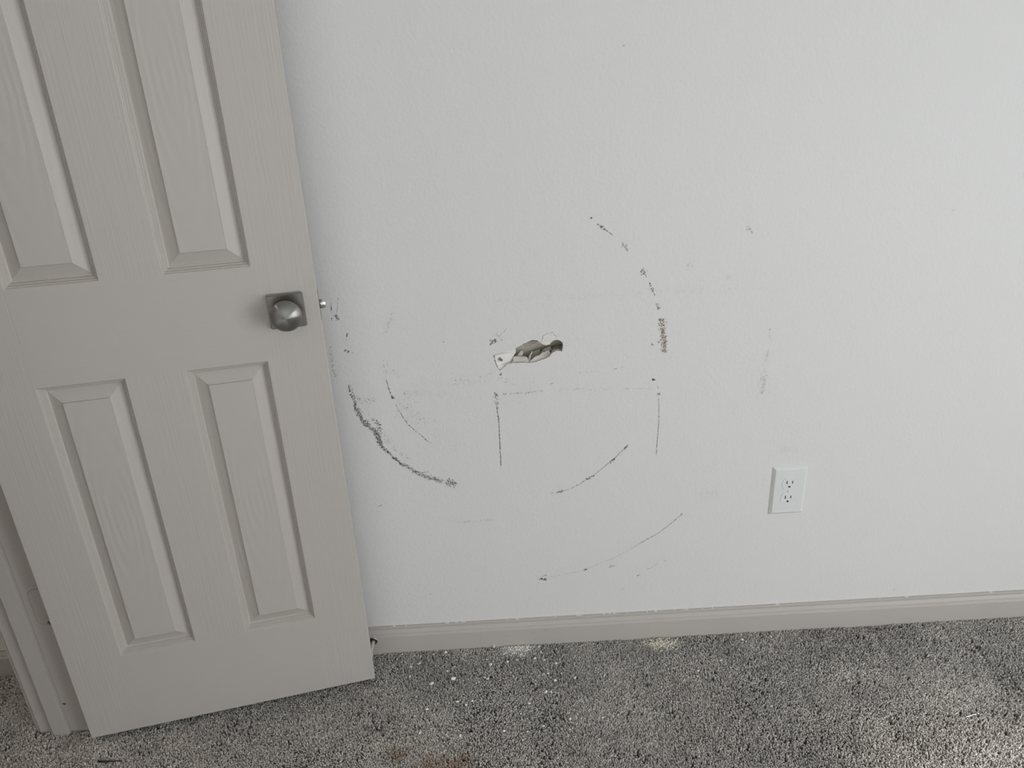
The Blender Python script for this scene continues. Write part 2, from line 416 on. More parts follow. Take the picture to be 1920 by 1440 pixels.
# scuffs, scratches and gouges on the wall
STROKES = [
["scuff_smear",["pale","grey"],[[-0.3119,0.6593],[-0.3055,0.6376],[-0.2974,0.62],[-0.286,0.6098],[-0.2742,0.5924],[-0.2686,0.5648]],2.6,1.5,[1.0,2.4],3.4],
["scuff_smear",["pale","pale","grey"],[[-0.229,0.5162],[-0.214,0.5072],[-0.1961,0.4913],[-0.1815,0.4823],[-0.1608,0.4755],[-0.1438,0.4656]],2.6,1.3,[1.0,2.4],3.4],
["scuff_mark",["faint"],[[0.4395,0.3977],[0.4589,0.3993],[0.4788,0.3938]],5,0.9,[0.8,2.2],2.0],
["scuff_mark",["faint"],[[0.6102,0.4998],[0.6314,0.5026],[0.6509,0.4987]],4,0.8,[0.8,2.2],2.0],
["scuff_mark",["black","grey"],[[-0.3205,0.7103],[-0.3186,0.6992],[-0.3129,0.678],[-0.3119,0.6593]],2.5,1.6,[0.6,1.8],2.0],
["scuff_mark",["black","black","grey"],[[-0.3119,0.6593],[-0.3055,0.6376],[-0.2974,0.62],[-0.286,0.6098],[-0.2742,0.5924],[-0.2686,0.5648]],3.2,2.0,[0.6,2.2],2.0],
["scuff_mark",["black","black","black","grey"],[[-0.2742,0.5924],[-0.2686,0.5648],[-0.255,0.5463],[-0.2406,0.5289],[-0.229,0.5162]],2.0,2.1,[0.7,2.0],2.6],
["scuff_mark",["grey","grey","black","pale"],[[-0.229,0.5162],[-0.214,0.5072],[-0.1961,0.4913],[-0.1815,0.4823],[-0.1608,0.4755],[-0.1438,0.4656]],3.0,2.0,[0.6,1.9],2.0],
["scuff_mark",["grey","black","grey"],[[-0.1355,0.4657],[-0.1219,0.4567],[-0.112,0.4615]],6,4,[0.5,1.7],2.0],
["scuff_speckle",["grey","pale","grey"],[[-0.3158,0.6819],[-0.3009,0.6748],[-0.2672,0.6741]],4,1.2,[0.5,1.4],2.0],
["scuff_speckle",["black","grey","black"],[[-0.2804,0.6286],[-0.273,0.6231],[-0.2668,0.6074],[-0.2688,0.5895]],4,1.9,[0.5,1.6],2.0],
["scuff_speckle",["grey","pale"],[[-0.2641,0.5905],[-0.2536,0.5809],[-0.2504,0.5677]],6,1.6,[0.5,1.3],2.0],
["scuff_speckle",["grey","pale"],[[-0.2455,0.5595],[-0.2295,0.5454],[-0.2151,0.526]],5,1.0,[0.5,1.2],2.0],
["scuff_speckle",["grey","pale"],[[-0.1878,0.4921],[-0.1666,0.4908]],4,1.2,[0.5,1.3],2.0],
["scuff_speckle",["grey","black"],[[-0.3113,0.673],[-0.3036,0.6438],[-0.2949,0.6218]],8,0.6,[0.4,1.0],2.0],
["scratch",["black","grey"],[[-0.241,0.7179],[-0.2368,0.6945],[-0.232,0.6758]],0.7,1.6,[0.5,1.2],3],
["scratch",["black","black","grey"],[[-0.2339,0.6796],[-0.2278,0.6731]],1.6,2.5,[0.6,1.3],2.0],
["scratch",["black","grey"],[[-0.2267,0.6618],[-0.2224,0.6491],[-0.2142,0.6285],[-0.2045,0.6114],[-0.1901,0.5939],[-0.1773,0.5815],[-0.1689,0.5719]],0.7,1.3,[0.5,1.1],3],
["scratch",["black"],[[-0.1733,0.5747],[-0.1604,0.5636]],0.8,1.0,[0.5,1.1],2],
["scuff_speckle",["pale","faint"],[[-0.2121,0.8644],[-0.2214,0.8378],[-0.2322,0.8177]],2.5,1.2,[0.6,1.6],2.0],
["scuff_speckle",["pale","grey","faint"],[[-0.2396,0.7609],[-0.2416,0.7324]],4,1.3,[0.5,1.3],2.0],
["scuff_speckle",["pale","grey","faint"],[[-0.223,0.7398],[-0.2094,0.721]],6,0.9,[0.5,1.2],2.0],
["scuff_speckle",["pale","faint","grey"],[[-0.2185,0.6763],[-0.1911,0.6435],[-0.1661,0.604]],18,1.5,[0.4,1.3],2.0],
["scuff_speckle",["pale","faint"],[[-0.2125,0.6573],[-0.1764,0.6174]],11,1.3,[0.5,1.5],2.0],
["scuff_speckle",["pale","faint","faint"],[[-0.1432,0.6026],[-0.1117,0.5619],[-0.0989,0.5454]],12,1.1,[0.4,1.1],2.0],
["scuff_speckle",["pale","faint"],[[-0.1569,0.7095],[-0.0947,0.6379]],26,0.45,[0.4,1.1],2.0],
["scuff_speckle",["black"],[[-0.2061,0.6866],[-0.2056,0.6805]],0.8,1.2,[0.6,1.2],2.0],
["scuff_mark",["faint"],[[-0.2041,0.6841],[-0.1592,0.6827],[-0.1035,0.6733]],6,0.8,[0.8,2.2],3],
["scratch",["black","grey"],[[-0.3317,0.8919],[-0.3338,0.8731]],0.7,1.6,[0.5,1.1],3],
["scratch",["black"],[[-0.3351,0.8597],[-0.3362,0.8519]],0.8,1.6,[0.6,1.2],2],
["scratch",["grey","pale"],[[-0.3168,0.9],[-0.3199,0.8846],[-0.3231,0.8692]],0.8,1.4,[0.5,1.1],3],
["scuff_mark",["black","grey"],[[-0.3248,0.8648],[-0.3243,0.8524]],2.2,2.4,[0.6,1.6],2.0],
["scuff_mark",["black"],[[-0.3084,0.8253],[-0.3105,0.8174]],0.9,2,[0.7,1.5],2.4],
["scuff_mark",["pale"],[[-0.3119,0.8152],[-0.3119,0.8071]],1.5,1.2,[0.7,1.3],2.0],
["scuff_mark",["black","grey"],[[-0.3208,0.789],[-0.3177,0.7876],[-0.3094,0.7837]],1.4,2,[0.6,1.5],2.0],
["scuff_mark",["grey"],[[-0.3042,0.7822],[-0.3001,0.7796]],0.9,1,[0.5,1.1],2.0],
["scuff_speckle",["grey","brown"],[[-0.3466,0.7997],[-0.3477,0.7764],[-0.3478,0.7516],[-0.3452,0.7299]],1.6,0.7,[0.4,1.1],2.0],
["scuff_mark",["black"],[[-0.1162,0.7987],[-0.1143,0.7951]],0.7,1.5,[0.5,1.0],2.0],
["scuff_mark",["black"],[[-0.2918,0.4118],[-0.2901,0.411]],0.8,2.5,[0.7,1.1],2.0],
["scuff_mark",["black"],[[-0.2864,0.4115],[-0.2837,0.4141]],0.8,2.2,[0.6,1.0],2.0],
["scratch",["black","brown"],[[-0.013,0.6407],[-0.0103,0.6127],[-0.0103,0.578],[-0.0107,0.5348],[-0.0109,0.4947]],0.65,2.4,[0.5,1.1],3],
["scratch",["black","grey"],[[-0.0111,0.6204],[-0.0099,0.6101]],1.5,2,[0.5,1.2],2.0],
["scratch",["grey","brown","pale"],[[0.3341,0.6381],[0.3364,0.6273],[0.3367,0.5858],[0.3354,0.5403],[0.3344,0.5032]],0.6,2.2,[0.5,1.0],3],
["scratch",["grey","brown"],[[0.2713,0.5336],[0.2655,0.5287],[0.2399,0.4995],[0.2298,0.4921],[0.2039,0.4693],[0.1936,0.4603],[0.1792,0.4523],[0.1647,0.4415],[0.1406,0.4291],[0.1224,0.424],[0.1103,0.4219]],0.5,1.7,[0.4,1.0],3],
["scratch",["black","brown"],[[0.2701,0.5324],[0.262,0.5236]],1.3,2.4,[0.6,1.5],2.4],
["scratch",["black","brown","grey"],[[0.241,0.5008],[0.2304,0.492]],1.6,2.4,[0.6,1.5],2.4],
["scratch",["black","brown","grey"],[[0.196,0.4615],[0.178,0.4517]],1.8,2.2,[0.6,1.5],2.4],
["scratch",["brown","black","brown"],[[0.126,0.4259],[0.1139,0.4225]],1.8,2.6,[0.6,1.6],2],
["scratch",["grey"],[[0.0982,0.4207],[0.1018,0.4204]],1,1.2,[0.5,1.0],2.0],
["scratch",["grey","pale"],[[0.3997,0.3467],[0.3839,0.3312],[0.366,0.3149],[0.3414,0.295],[0.3215,0.2831],[0.2947,0.2663]],0.7,1.9,[0.5,1.2],3],
["scratch",["pale","faint","pale"],[[0.2947,0.2663],[0.2678,0.2494],[0.2374,0.233],[0.2063,0.2208],[0.1771,0.2074]],0.6,1.8,[0.5,1.2],3],
["scratch",["pale","faint"],[[0.1771,0.2074],[0.1517,0.1999],[0.1071,0.1937],[0.079,0.1878]],0.7,1.2,[0.5,1.4],3],
["scuff_mark",["black","grey"],[[0.3969,0.3448],[0.4004,0.3475]],1,1.6,[0.5,1.1],2.0],
["scuff_mark",["black","grey"],[[0.3815,0.3299],[0.3851,0.3326]],1.2,1.6,[0.5,1.1],2.0],
["scuff_mark",["black","grey"],[[0.3184,0.2841],[0.3247,0.2837]],1,1.6,[0.5,1.1],2.0],
["scuff_mark",["grey","black"],[[0.172,0.2047],[0.1797,0.2088]],1.8,2.4,[0.6,1.7],2.0],
["scuff_mark",["black","grey"],[[0.0649,0.1841],[0.0739,0.1866],[0.0827,0.1829]],1.5,2.6,[0.7,1.9],2.0],
["scuff_mark",["grey","pale"],[[0.069,0.1916],[0.0831,0.1969]],1.2,1.0,[0.6,1.4],2.0],
["scuff_mark",["pale","grey"],[[0.2304,0.2099],[0.2456,0.2135]],2,1.6,[0.7,1.8],2.0],
["scuff_mark",["grey"],[[0.2984,0.179],[0.3059,0.1832]],1,1.8,[0.6,1.4],2.0],
["scratch",["grey","pale"],[[0.3209,0.1961],[0.3297,0.2001],[0.3447,0.2099]],0.7,1,[0.5,1.3],3],
["scuff_mark",["grey"],[[0.3621,0.2194],[0.3647,0.2192]],0.9,2,[0.6,1.2],2.0],
["scratch",["pale"],[[0.2619,0.1392],[0.2695,0.1481]],0.7,1.1,[0.6,1.3],3],
["scuff_mark",["grey"],[[0.2492,0.1209],[0.2518,0.1208]],0.7,1.6,[0.5,1.0],2.0],
["scuff_mark",["pale","faint"],[[-0.1387,0.3622],[-0.1025,0.3569],[-0.0351,0.3598]],1.5,0.7,[0.6,1.8],3],
["scuff_mark",["grey"],[[-0.1986,0.1617],[-0.1948,0.1614]],0.8,1.6,[0.6,1.2],2.0],
["scuff_mark",["black"],[[0.1884,1.0327],[0.191,1.0321]],1,2.5,[0.7,1.3],2.0],
["scratch",["brown","black","grey"],[[0.2029,1.0207],[0.2102,1.0152],[0.2175,1.0097]],1.7,2.2,[0.5,1.4],2],
["scratch",["brown","grey"],[[0.2154,1.0108],[0.2323,0.9975]],0.7,2,[0.5,1.2],3],
["scratch",["grey","brown","tan"],[[0.2493,0.9798],[0.2546,0.9764],[0.2611,0.9666]],2.6,2.4,[0.5,1.4],2],
["scratch",["grey"],[[0.26,0.9698],[0.2643,0.9621]],0.8,1.4,[0.5,1.1],2],
["gouge",["brown","tan","grey"],[[0.2906,0.9253],[0.2939,0.9219],[0.2973,0.9163]],2.6,3.6,[0.6,1.7],2.0],
["scratch",["brown","black"],[[0.2973,0.9163],[0.3018,0.9084]],0.7,1.6,[0.5,1.1],2],
["gouge",["black","brown","tan"],[[0.3064,0.8994],[0.3109,0.8915]],1.5,2.8,[0.6,1.5],2.0],
["gouge",["black","brown","tan"],[[0.3121,0.887],[0.3156,0.879]],1.7,2.8,[0.6,1.5],2.0],
["scratch",["brown"],[[0.3156,0.879],[0.3191,0.871]],0.7,1.2,[0.5,1.0],2],
["gouge",["brown","tan","grey"],[[0.324,0.854],[0.3289,0.839]],2.0,1.9,[0.5,1.5],2.0],
["gouge",["tan","brown","grey"],[[0.3345,0.8216],[0.3373,0.8042]],3.6,3.2,[0.6,2.0],2.0],
["gouge",["tan","tan","brown"],[[0.3369,0.8019],[0.3399,0.7797],[0.3423,0.7595],[0.3423,0.7465]],3.8,3.0,[0.6,2.3],2.0],
["gouge",["brown","tan"],[[0.3421,0.7807],[0.3439,0.7618],[0.3433,0.7476]],1.4,1.6,[0.5,1.5],2.0],
["scuff_mark",["grey","tan","black"],[[0.3148,0.7658],[0.3193,0.7655]],2.2,2,[0.6,1.4],2.0],
["scuff_mark",["grey"],[[0.328,0.7709],[0.3314,0.7696]],1.2,1.6,[0.6,1.2],2.0],
["scratch",["faint"],[[0.3423,0.7441],[0.3447,0.7115]],0.6,0.9,[0.5,1.0],3],
["gouge",["black"],[[0.3201,0.6861],[0.3252,0.6864]],1.3,5,[0.9,1.6],2.0],
["scuff_mark",["grey","black"],[[0.3303,0.6695],[0.3332,0.6681]],1.4,2.2,[0.6,1.3],2.0],
["gouge",["brown","tan"],[[0.3309,0.6521],[0.3378,0.6517]],1.5,2.4,[0.6,1.4],2.0],
["gouge",["tan","faint"],[[0.3334,0.647],[0.3359,0.6393]],2.5,1.4,[0.6,1.4],2.0],
["scratch",["pale","faint"],[[0.2882,0.667],[0.319,0.6658]],0.8,1.2,[0.6,1.6],3],
["gouge",["brown","black","grey"],[[-0.0022,0.7189],[-0.0013,0.714]],1.6,2.8,[0.6,1.4],2.0],
["gouge",["tan","grey"],[[-0.0044,0.7094],[-0.0012,0.7055]],2,1.6,[0.6,1.2],2.0],
["gouge",["brown","black"],[[-0.0151,0.6757],[-0.011,0.6668]],1.5,2.4,[0.6,1.4],2.0],
["gouge",["tan","tan","faint"],[[-0.013,0.6731],[-0.0116,0.6556],[-0.0131,0.6482]],3.6,1.9,[0.7,1.8],2.0],
["gouge",["brown","black"],[[-0.0153,0.6496],[-0.0121,0.6456]],1.8,2.6,[0.6,1.4],2.0],
["scratch",["grey","brown"],[[-0.0121,0.6456],[-0.0115,0.6356]],1.6,1.4,[0.5,1.2],2.0],
["gouge",["brown","black","tan"],[[-0.0204,0.7853],[-0.0124,0.7907],[-0.0056,0.795]],2.6,2.6,[0.7,1.8],2.0],
["gouge",["black","brown"],[[-0.0091,0.7917],[-0.0057,0.7938]],2.0,2.6,[0.7,1.6],2.0],
["scratch",["pale"],[[-0.006,0.8089],[0.0001,0.8005],[0.0052,0.7921]],1.0,1.4,[0.6,1.4],3],
["scratch",["pale"],[[0.0162,0.8158],[0.007,0.8071],[-0.001,0.8005]],0.8,1.2,[0.6,1.3],3],
["scuff_mark",["pale","grey","brown"],[[0.0017,0.6722],[0.0073,0.6707]],1.5,2,[0.6,1.5],2.0],
["scuff_speckle",["pale","grey"],[[0.0153,0.6715],[0.0493,0.672],[0.0868,0.6735]],1.2,0.6,[0.5,1.4],3],
["scuff_speckle",["faint","pale"],[[0.1118,0.6746],[0.1799,0.6732],[0.2882,0.6682]],2.0,0.35,[0.5,1.4],3],
["scuff_mark",["grey","pale"],[[0.1042,0.6898],[0.1087,0.6908]],1,1.6,[0.6,1.2],2.0],
["scratch",["grey","pale"],[[0.2364,0.7146],[0.2453,0.7165]],0.8,1.4,[0.5,1.4],3],
["scratch",["grey","pale"],[[0.251,0.718],[0.2577,0.7194]],0.7,1.4,[0.5,1.3],3],
["scratch",["faint","pale"],[[0.1519,0.7127],[0.2026,0.711]],1.2,0.5,[0.5,1.5],3],
["scuff_speckle",["pale","brown","faint"],[[0.0053,0.7003],[0.0669,0.6907]],10,0.5,[0.4,1.0],2.0],
["scuff_speckle",["pale","grey","faint"],[[0.0033,0.6573],[0.0537,0.6355]],12,0.5,[0.4,1.0],2.0],
["scuff_mark",["faint","pale"],[[-0.1068,0.7054],[-0.0449,0.7068],[-0.0165,0.7137]],6,0.7,[0.5,1.8],3],
["scuff_mark",["faint"],[[-0.0112,0.875],[0.0728,0.8773],[0.2022,0.8749]],4,0.35,[0.6,2.0],4],
["scuff_mark",["faint"],[[0.2022,0.8749],[0.2886,0.8771],[0.397,0.8759]],7,0.4,[0.6,2.0],4],
["scuff_mark",["faint"],[[0.397,0.8759],[0.5054,0.8769],[0.5695,0.8658]],5,0.25,[0.6,2.0],4],
["scuff_mark",["pale","grey"],[[0.4935,0.996],[0.4984,1.001],[0.5044,0.9924],[0.508,0.987]],1.4,1.2,[0.6,1.7],2],
["scuff_mark",["pale","faint"],[[0.4935,0.996],[0.502,0.9956]],2.2,1.4,[0.6,1.7],2],
["scuff_mark",["faint","faint","pale"],[[0.3813,0.9294],[0.393,0.9299]],3.2,2.0,[0.8,2.2],2.0],
["scuff_mark",["faint"],[[0.4623,0.9023],[0.4711,0.9008]],3,1.4,[0.8,2.0],2.0],
["scuff_mark",["pale","faint"],[[0.5614,0.7898],[0.5628,0.7628]],2.6,0.9,[0.6,1.8],2.0],
["scuff_mark",["pale","faint"],[[0.5627,0.7403],[0.5606,0.726],[0.5572,0.7142]],1.4,1.0,[0.6,1.8],2.0],
["scuff_mark",["pale","faint","faint"],[[0.5662,0.6906],[0.5571,0.6899]],2,1.3,[0.6,1.6],2.0],
["scuff_mark",["pale","faint"],[[0.5598,0.6848],[0.557,0.6653],[0.5569,0.6416]],4.0,1.9,[0.6,2.0],2.0],
["scuff_mark",["grey","pale"],[[0.5555,0.6442],[0.5593,0.6402]],1.6,1.6,[0.6,1.6],2.0],
["scuff_mark",["faint"],[[0.5469,0.6233],[0.5476,0.6157]],2,1.2,[0.6,1.4],2.0],
["scuff_mark",["grey","pale"],[[0.2478,1.332],[0.2497,1.3324]],1.4,1.8,[0.7,1.4],2.0],
["scuff_mark",["pale"],[[0.9002,1.0125],[0.9023,1.0124]],1,1.5,[0.7,1.2],2.0],
["scuff_mark",["grey"],[[0.9261,0.0947],[0.9335,0.0974]],0.7,1.2,[0.6,1.4],3],
["crack",["black","brown"],[[0.1082,0.8034],[0.1117,0.8028],[0.1136,0.7987],[0.117,0.7946],[0.1191,0.7894]],0.5,1.6,[0.4,0.9],2.5],
["crack",["brown","pale"],[[0.0902,0.7979],[0.0958,0.8005],[0.1034,0.8027]],0.4,1.1,[0.4,0.9],2.5],
["crack",["black","brown","grey"],[[-0.013,0.7599],[-0.0124,0.7517],[-0.0101,0.7427],[-0.0058,0.7312],[-0.0016,0.7252]],0.5,2.0,[0.4,1.1],2.5],
["crack",["brown","pale"],[[-0.0124,0.7605],[0.0028,0.7652],[0.0196,0.7696],[0.0308,0.7725]],0.3,0.6,[0.3,0.8],2.5],
["crack",["black","brown"],[[0.1298,0.78],[0.135,0.7853]],0.4,1.0,[0.4,0.8],2.5]]
PX = 0.00118


def stroke_mesh(name, tones, pts, hw, dens, size, el, seed):
    rnd = random.Random(seed)
    uniq = list(dict.fromkeys(tones))
    V, F, MI = [], [], []
    seg = [(Vector(a), Vector(b_)) for a, b_ in zip(pts[:-1], pts[1:])]
    gate = rnd.uniform(0, 50)
    for a, b_ in seg:
        d = b_ - a
        Ln = d.length
        if Ln < 1e-6:
            continue
        t = d / Ln
        nrm = Vector((-t.y, t.x))
        cnt = max(1, int(Ln / PX * dens * (1.0 if hw < 1 else 2.3) + rnd.random()))
        for _ in range(cnt):
            s = rnd.random()
            o = rnd.gauss(0, 0.55) * (hw if hw < 1 else hw * 1.25) * PX
            c = a + d * s + nrm * o
            # paint texture: the marks catch on the raised spots only
            g = mnoise.noise(Vector((c.x * 330 + gate, c.y * 330, 0))) + 0.5 * mnoise.noise(Vector((c.x * 900, c.y * 900, gate)))
            if (g < 0.08 and rnd.random() < 0.86) if hw >= 1 else (g < -0.15 and rnd.random() < 0.7):
                continue
            r = rnd.uniform(*size) * PX * 0.62
            e = rnd.uniform(1.0, el)
            a0 = math.atan2(t.y, t.x) + rnd.gauss(0, 0.25 if el > 2.1 else 0.7)
            ca, sa = math.cos(a0), math.sin(a0)
            n = rnd.choice((5, 6, 7))
            i0 = len(V)
            y = -0.00025 - rnd.random() * 0.0003
            for k in range(n):
                th = 2 * PI * k / n + rnd.uniform(-.3, .3)
                rr = r * rnd.uniform(0.6, 1.25)
                px, pz = rr * e * math.cos(th), rr * math.sin(th) * (0.8 if el > 2.1 else 1)
                V.append((c.x + px * ca - pz * sa, y, c.y + px * sa + pz * ca))
            F.append(tuple(range(i0, i0 + n)))
            MI.append(uniq.index(rnd.choice(tones)))
    if F:
        return mesh_obj(name, V, F, [M_TONE[k] for k in uniq], wall_back, MI)


for i, (nm, tones, pts, hw, dens, size, el) in enumerate(STROKES):
    stroke_mesh(nm, tones, pts, hw, dens, size, el, 100 + i)

# right wall, front wall (each with a window opening), left wall with the doorway, hall walls


def wall_with_opening(name, axis, pos, thick, a0, a1, o0, o1, z0, z1, label):
    bm = bmesh.new()
    parts = [(a0, o0, FZ, Z1), (o1, a1, FZ, Z1), (o0, o1, z1, Z1)]
    if z0 > FZ:
        parts.append((o0, o1, FZ, z0))
    for (p, q, za, zb_) in parts:
        if axis == 'x':
            box_bm(bm, min(pos, pos + thick), max(pos, pos + thick), p, q, za, zb_)
        else:
            box_bm(bm, p, q, min(pos, pos + thick), max(pos, pos + thick), za, zb_)
    return structure(bm_obj(name, bm, M_WALL), label, 'wall')


wall_with_opening('wall_right', 'x', X1, 0.12, Y1, 0.0, WIN_R['y0'], WIN_R['y1'], WIN_R['z0'], WIN_R['z1'], 'white wall with a window at the right')
wall_with_opening('wall_front', 'y', Y1, -0.12, XH, X1, WIN_F['x0'], WIN_F['x1'], WIN_F['z0'], WIN_F['z1'], 'white wall with a window behind the camera')
JY = -0.195                                   # hinge jamb face
LJ = JY - 0.632                               # latch jamb face
DH = 2.045
wall_with_opening('wall_left', 'x', X0, -WT, Y1, 0.0, LJ - 0.019, JY + 0.019, FZ, DH + 0.019, 'white wall holding the doorway at the left')
structure(box('wall_hall', XH - 0.1, XH, Y1, 0.0, FZ, Z1, M_WALL), 'white hall wall beyond the doorway', 'wall')


def window_frame(name, axis, pos, a0, a1, z0, z1, label):
    bm = bmesh.new()
    t = 0.045
    am = (a0 + a1) / 2
    for (p, q, za, zb_) in ((a0, a0 + t, z0, z1), (a1 - t, a1, z0, z1), (a0, a1, z0, z0 + t), (a0, a1, z1 - t, z1), (am - t / 2, am + t / 2, z0, z1)):
        if axis == 'x':
            box_bm(bm, pos + 0.02, pos + 0.055, p, q, za, zb_)
        else:
            box_bm(bm, p, q, pos - 0.055, pos - 0.02, za, zb_)
    return structure(bm_obj(name, bm, M_PLASTIC), label, 'window')


window_frame('window_1', 'x', X1, WIN_R['y0'], WIN_R['y1'], WIN_R['z0'], WIN_R['z1'], 'white sliding window frame in the right wall')
window_frame('window_2', 'y', Y1, WIN_F['x0'], WIN_F['x1'], WIN_F['z0'], WIN_F['z1'], 'white sliding window frame behind the camera')

# baseboards (profile: thickness from the wall, height)
BH = Q['hb']
BPROF = [(0, BH), (0.0045, BH), (0.0062, BH - 0.0012), (0.0066, BH - 0.0045), (0.0056, BH - 0.0068), (0.0058, BH - 0.0085), (0.0072, BH - 0.0115),
         (0.0092, BH - 0.0155), (0.0098, BH - 0.0185), (0.0092, BH - 0.0196), (0.0098, BH - 0.021), (0.0116, BH - 0.0225), (0.0124, BH - 0.0245), (0.0124, FZ), (0, FZ)]


def baseboard(name, x0, x1, label):
    n = len(BPROF)
    V = [(x, -t, z) for x in (x0, x1) for t, z in BPROF]
    Fc = [(i, (i + 1) % n, n + (i + 1) % n, n + i) for i in range(n)] + [tuple(range(n)), tuple(range(n, 2 * n))]
    return structure(mesh_obj(name, V, Fc, M_TRIM), label, 'baseboard')


bb = baseboard('baseboard_back', X0 + 0.0005, X1, 'warm grey moulded baseboard along the damaged wall')
baseboard('baseboard_hall', XH, X0 - WT - 0.0005, 'warm grey baseboard in the dark hall beyond the door jamb')
# paint and caulk specks along the top of the baseboard
rnd = random.Random(77)
V, Fc = [], []
for k in range(34):
    x = rnd.gauss(0.16, 0.22) if k % 2 else rnd.uniform(-0.3, 1.2)
    z = BH + rnd.uniform(-0.0008, 0.0010)
    l, h = rnd.uniform(.001, .007), rnd.uniform(.0002, .0006)
    i0 = len(V)
    for dx, dy, dz in ((-l, -.0046, 0), (0, -.0052, -h), (l, -.0046, 0), (l * .4, -.0002, h), (-l * .5, -.0002, h)):
        V.append((x + dx, dy, z + dz))
    Fc.append(tuple(range(i0, i0 + 5)))
tag(mesh_obj('caulk_line', V, Fc, M_WALL, bb), 'white caulk specks along the top edge', None)
# small scuffs on the face of the baseboard
V, Fc = [], []
for (x, z, l) in ((0.045, .037, .006), (0.075, .042, .008), (0.10, .034, .004), (-.02, .03, .004)):
    i0 = len(V)
    V += [(x - l, -.0126, z), (x, -.0126, z - .0006), (x + l, -.0126, z - .0012), (x, -.0126, z + .0005)]
    Fc.append((i0, i0 + 1, i0 + 2, i0 + 3))
mesh_obj('scuff_mark', V, Fc, M_TONE['grey'], bb)

# ------------------------------------------------------------------ door frame
XA, XB = X0 - WT, X0
bm = bmesh.new()
box_bm(bm, XA, XB, JY, JY + 0.019, FZ, DH, 0.0008, 1)
trim1 = structure(bm_obj('trim_1', bm, M_JAMB), 'painted door jamb on the hinge side beside the open door', 'door frame')
bm = bmesh.new()
box_bm(bm, -1.0265, -0.992, JY - 0.0105, JY, FZ, DH - 0.01, 0.0015, 2)
bm_obj('stop_strip', bm, M_JAMB, trim1)
bm = bmesh.new()
box_bm(bm, XA - 0.011, XA, JY + 0.005, JY + 0.062, FZ, DH + 0.06, 0.002, 2)
bm_obj('casing', bm, M_TRIM, trim1)
bm = bmesh.new()
box_bm(bm, XB, XB + 0.011, JY + 0.007, JY + 0.062, FZ, DH + 0.06, 0.002, 2)
bm_obj('casing', bm, M_TRIM, trim1)
structure(box('trim_2', XA, XB, LJ - 0.019, LJ, FZ, DH, M_JAMB), 'painted door jamb on the latch side of the doorway', 'door frame')
structure(box('trim_3', XA, XB, LJ - 0.019, JY + 0.019, DH, DH + 0.019, M_JAMB), 'painted door head jamb above the doorway', 'door frame')


def hinge_leaf(zc):
    # painted-over leaf let into the jamb: a plate with rounded corners inside a thin dark groove
    def rr(x0, x1, z0, z1, r, n=6):
        out = []
        for cx, cz, a in ((x0 + r, z0 + r, PI), (x1, z0, None), (x1, z1, None), (x0 + r, z1 - r, PI / 2)):
            if a is None:
                out.append((cx, cz))
            else:
                for k in range(n + 1):
                    th = a + (PI / 2) * k / n
                    out.append((cx + r * math.cos(th), cz + r * math.sin(th)))
        return out
    x0, x1, h = -0.978, XB - 0.001, 0.0445
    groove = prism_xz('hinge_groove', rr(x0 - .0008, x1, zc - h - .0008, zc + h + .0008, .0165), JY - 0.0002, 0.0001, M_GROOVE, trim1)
    leaf = prism_xz('hinge_leaf', rr(x0, x1, zc - h, zc + h, .0158), JY - 0.0005, 0.0002, M_JAMB, trim1)
    for dx, dz in ((.012, .028), (.020, 0), (.012, -.028)):
        lathe_y('screw_head', [(0.0038, 0), (0.0034, -.0006), (0.0015, -.0004)], x0 + dx, zc + dz, M_JAMB, leaf, 14, JY - 0.0005)


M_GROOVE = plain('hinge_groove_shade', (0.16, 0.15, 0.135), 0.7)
for zc in (0.337, 1.10, 1.82):
    hinge_leaf(zc)
# chips of missing paint on the jamb
for pts in ([(-.9895, .0795), (-.987, .0805), (-.9865, .0785), (-.9835, .0805), (-.982, .0775), (-.985, .0745), (-.9882, .0762)],
            [(-.9575, .3005), (-.9550, .3025), (-.9535, .2960), (-.9545, .2905), (-.9562, .2955), (-.9600, .2960)]):
    prism_xz('paint_chip', pts, JY - 0.0009, 0.0002, M_TONE['black'], trim1)

# ------------------------------------------------------------------ door
TH = Q['th']
W_, s1, p_, m_ = Q['W'], Q['s1'], (Q['p1'] + Q['p2']) / 2, Q['m']
s2 = W_ - s1 - 2 * p_ - m_
GAP = Q['gap']
ct, sn = math.cos(TH), math.sin(TH)
zb, zt, zu = Q['zb'], Q['zt'], Q['zu']
zm, zm2, ztp, HD = 1.605, 1.71, 1.905, 2.026
T = 0.035
xs = [0, s2, s2 + p_, s2 + p_ + m_, s2 + 2 * p_ + m_, W_]
zs = [0, zb, zt, zu, zm, zm2, ztp, HD]
V, Fc, MI = [], [], []


def quad(a, b_, c_, d_, mi):
    i = len(V)
    V.extend([a, b_, c_, d_])
    Fc.append((i, i + 1, i + 2, i + 3))
    MI.append(mi)


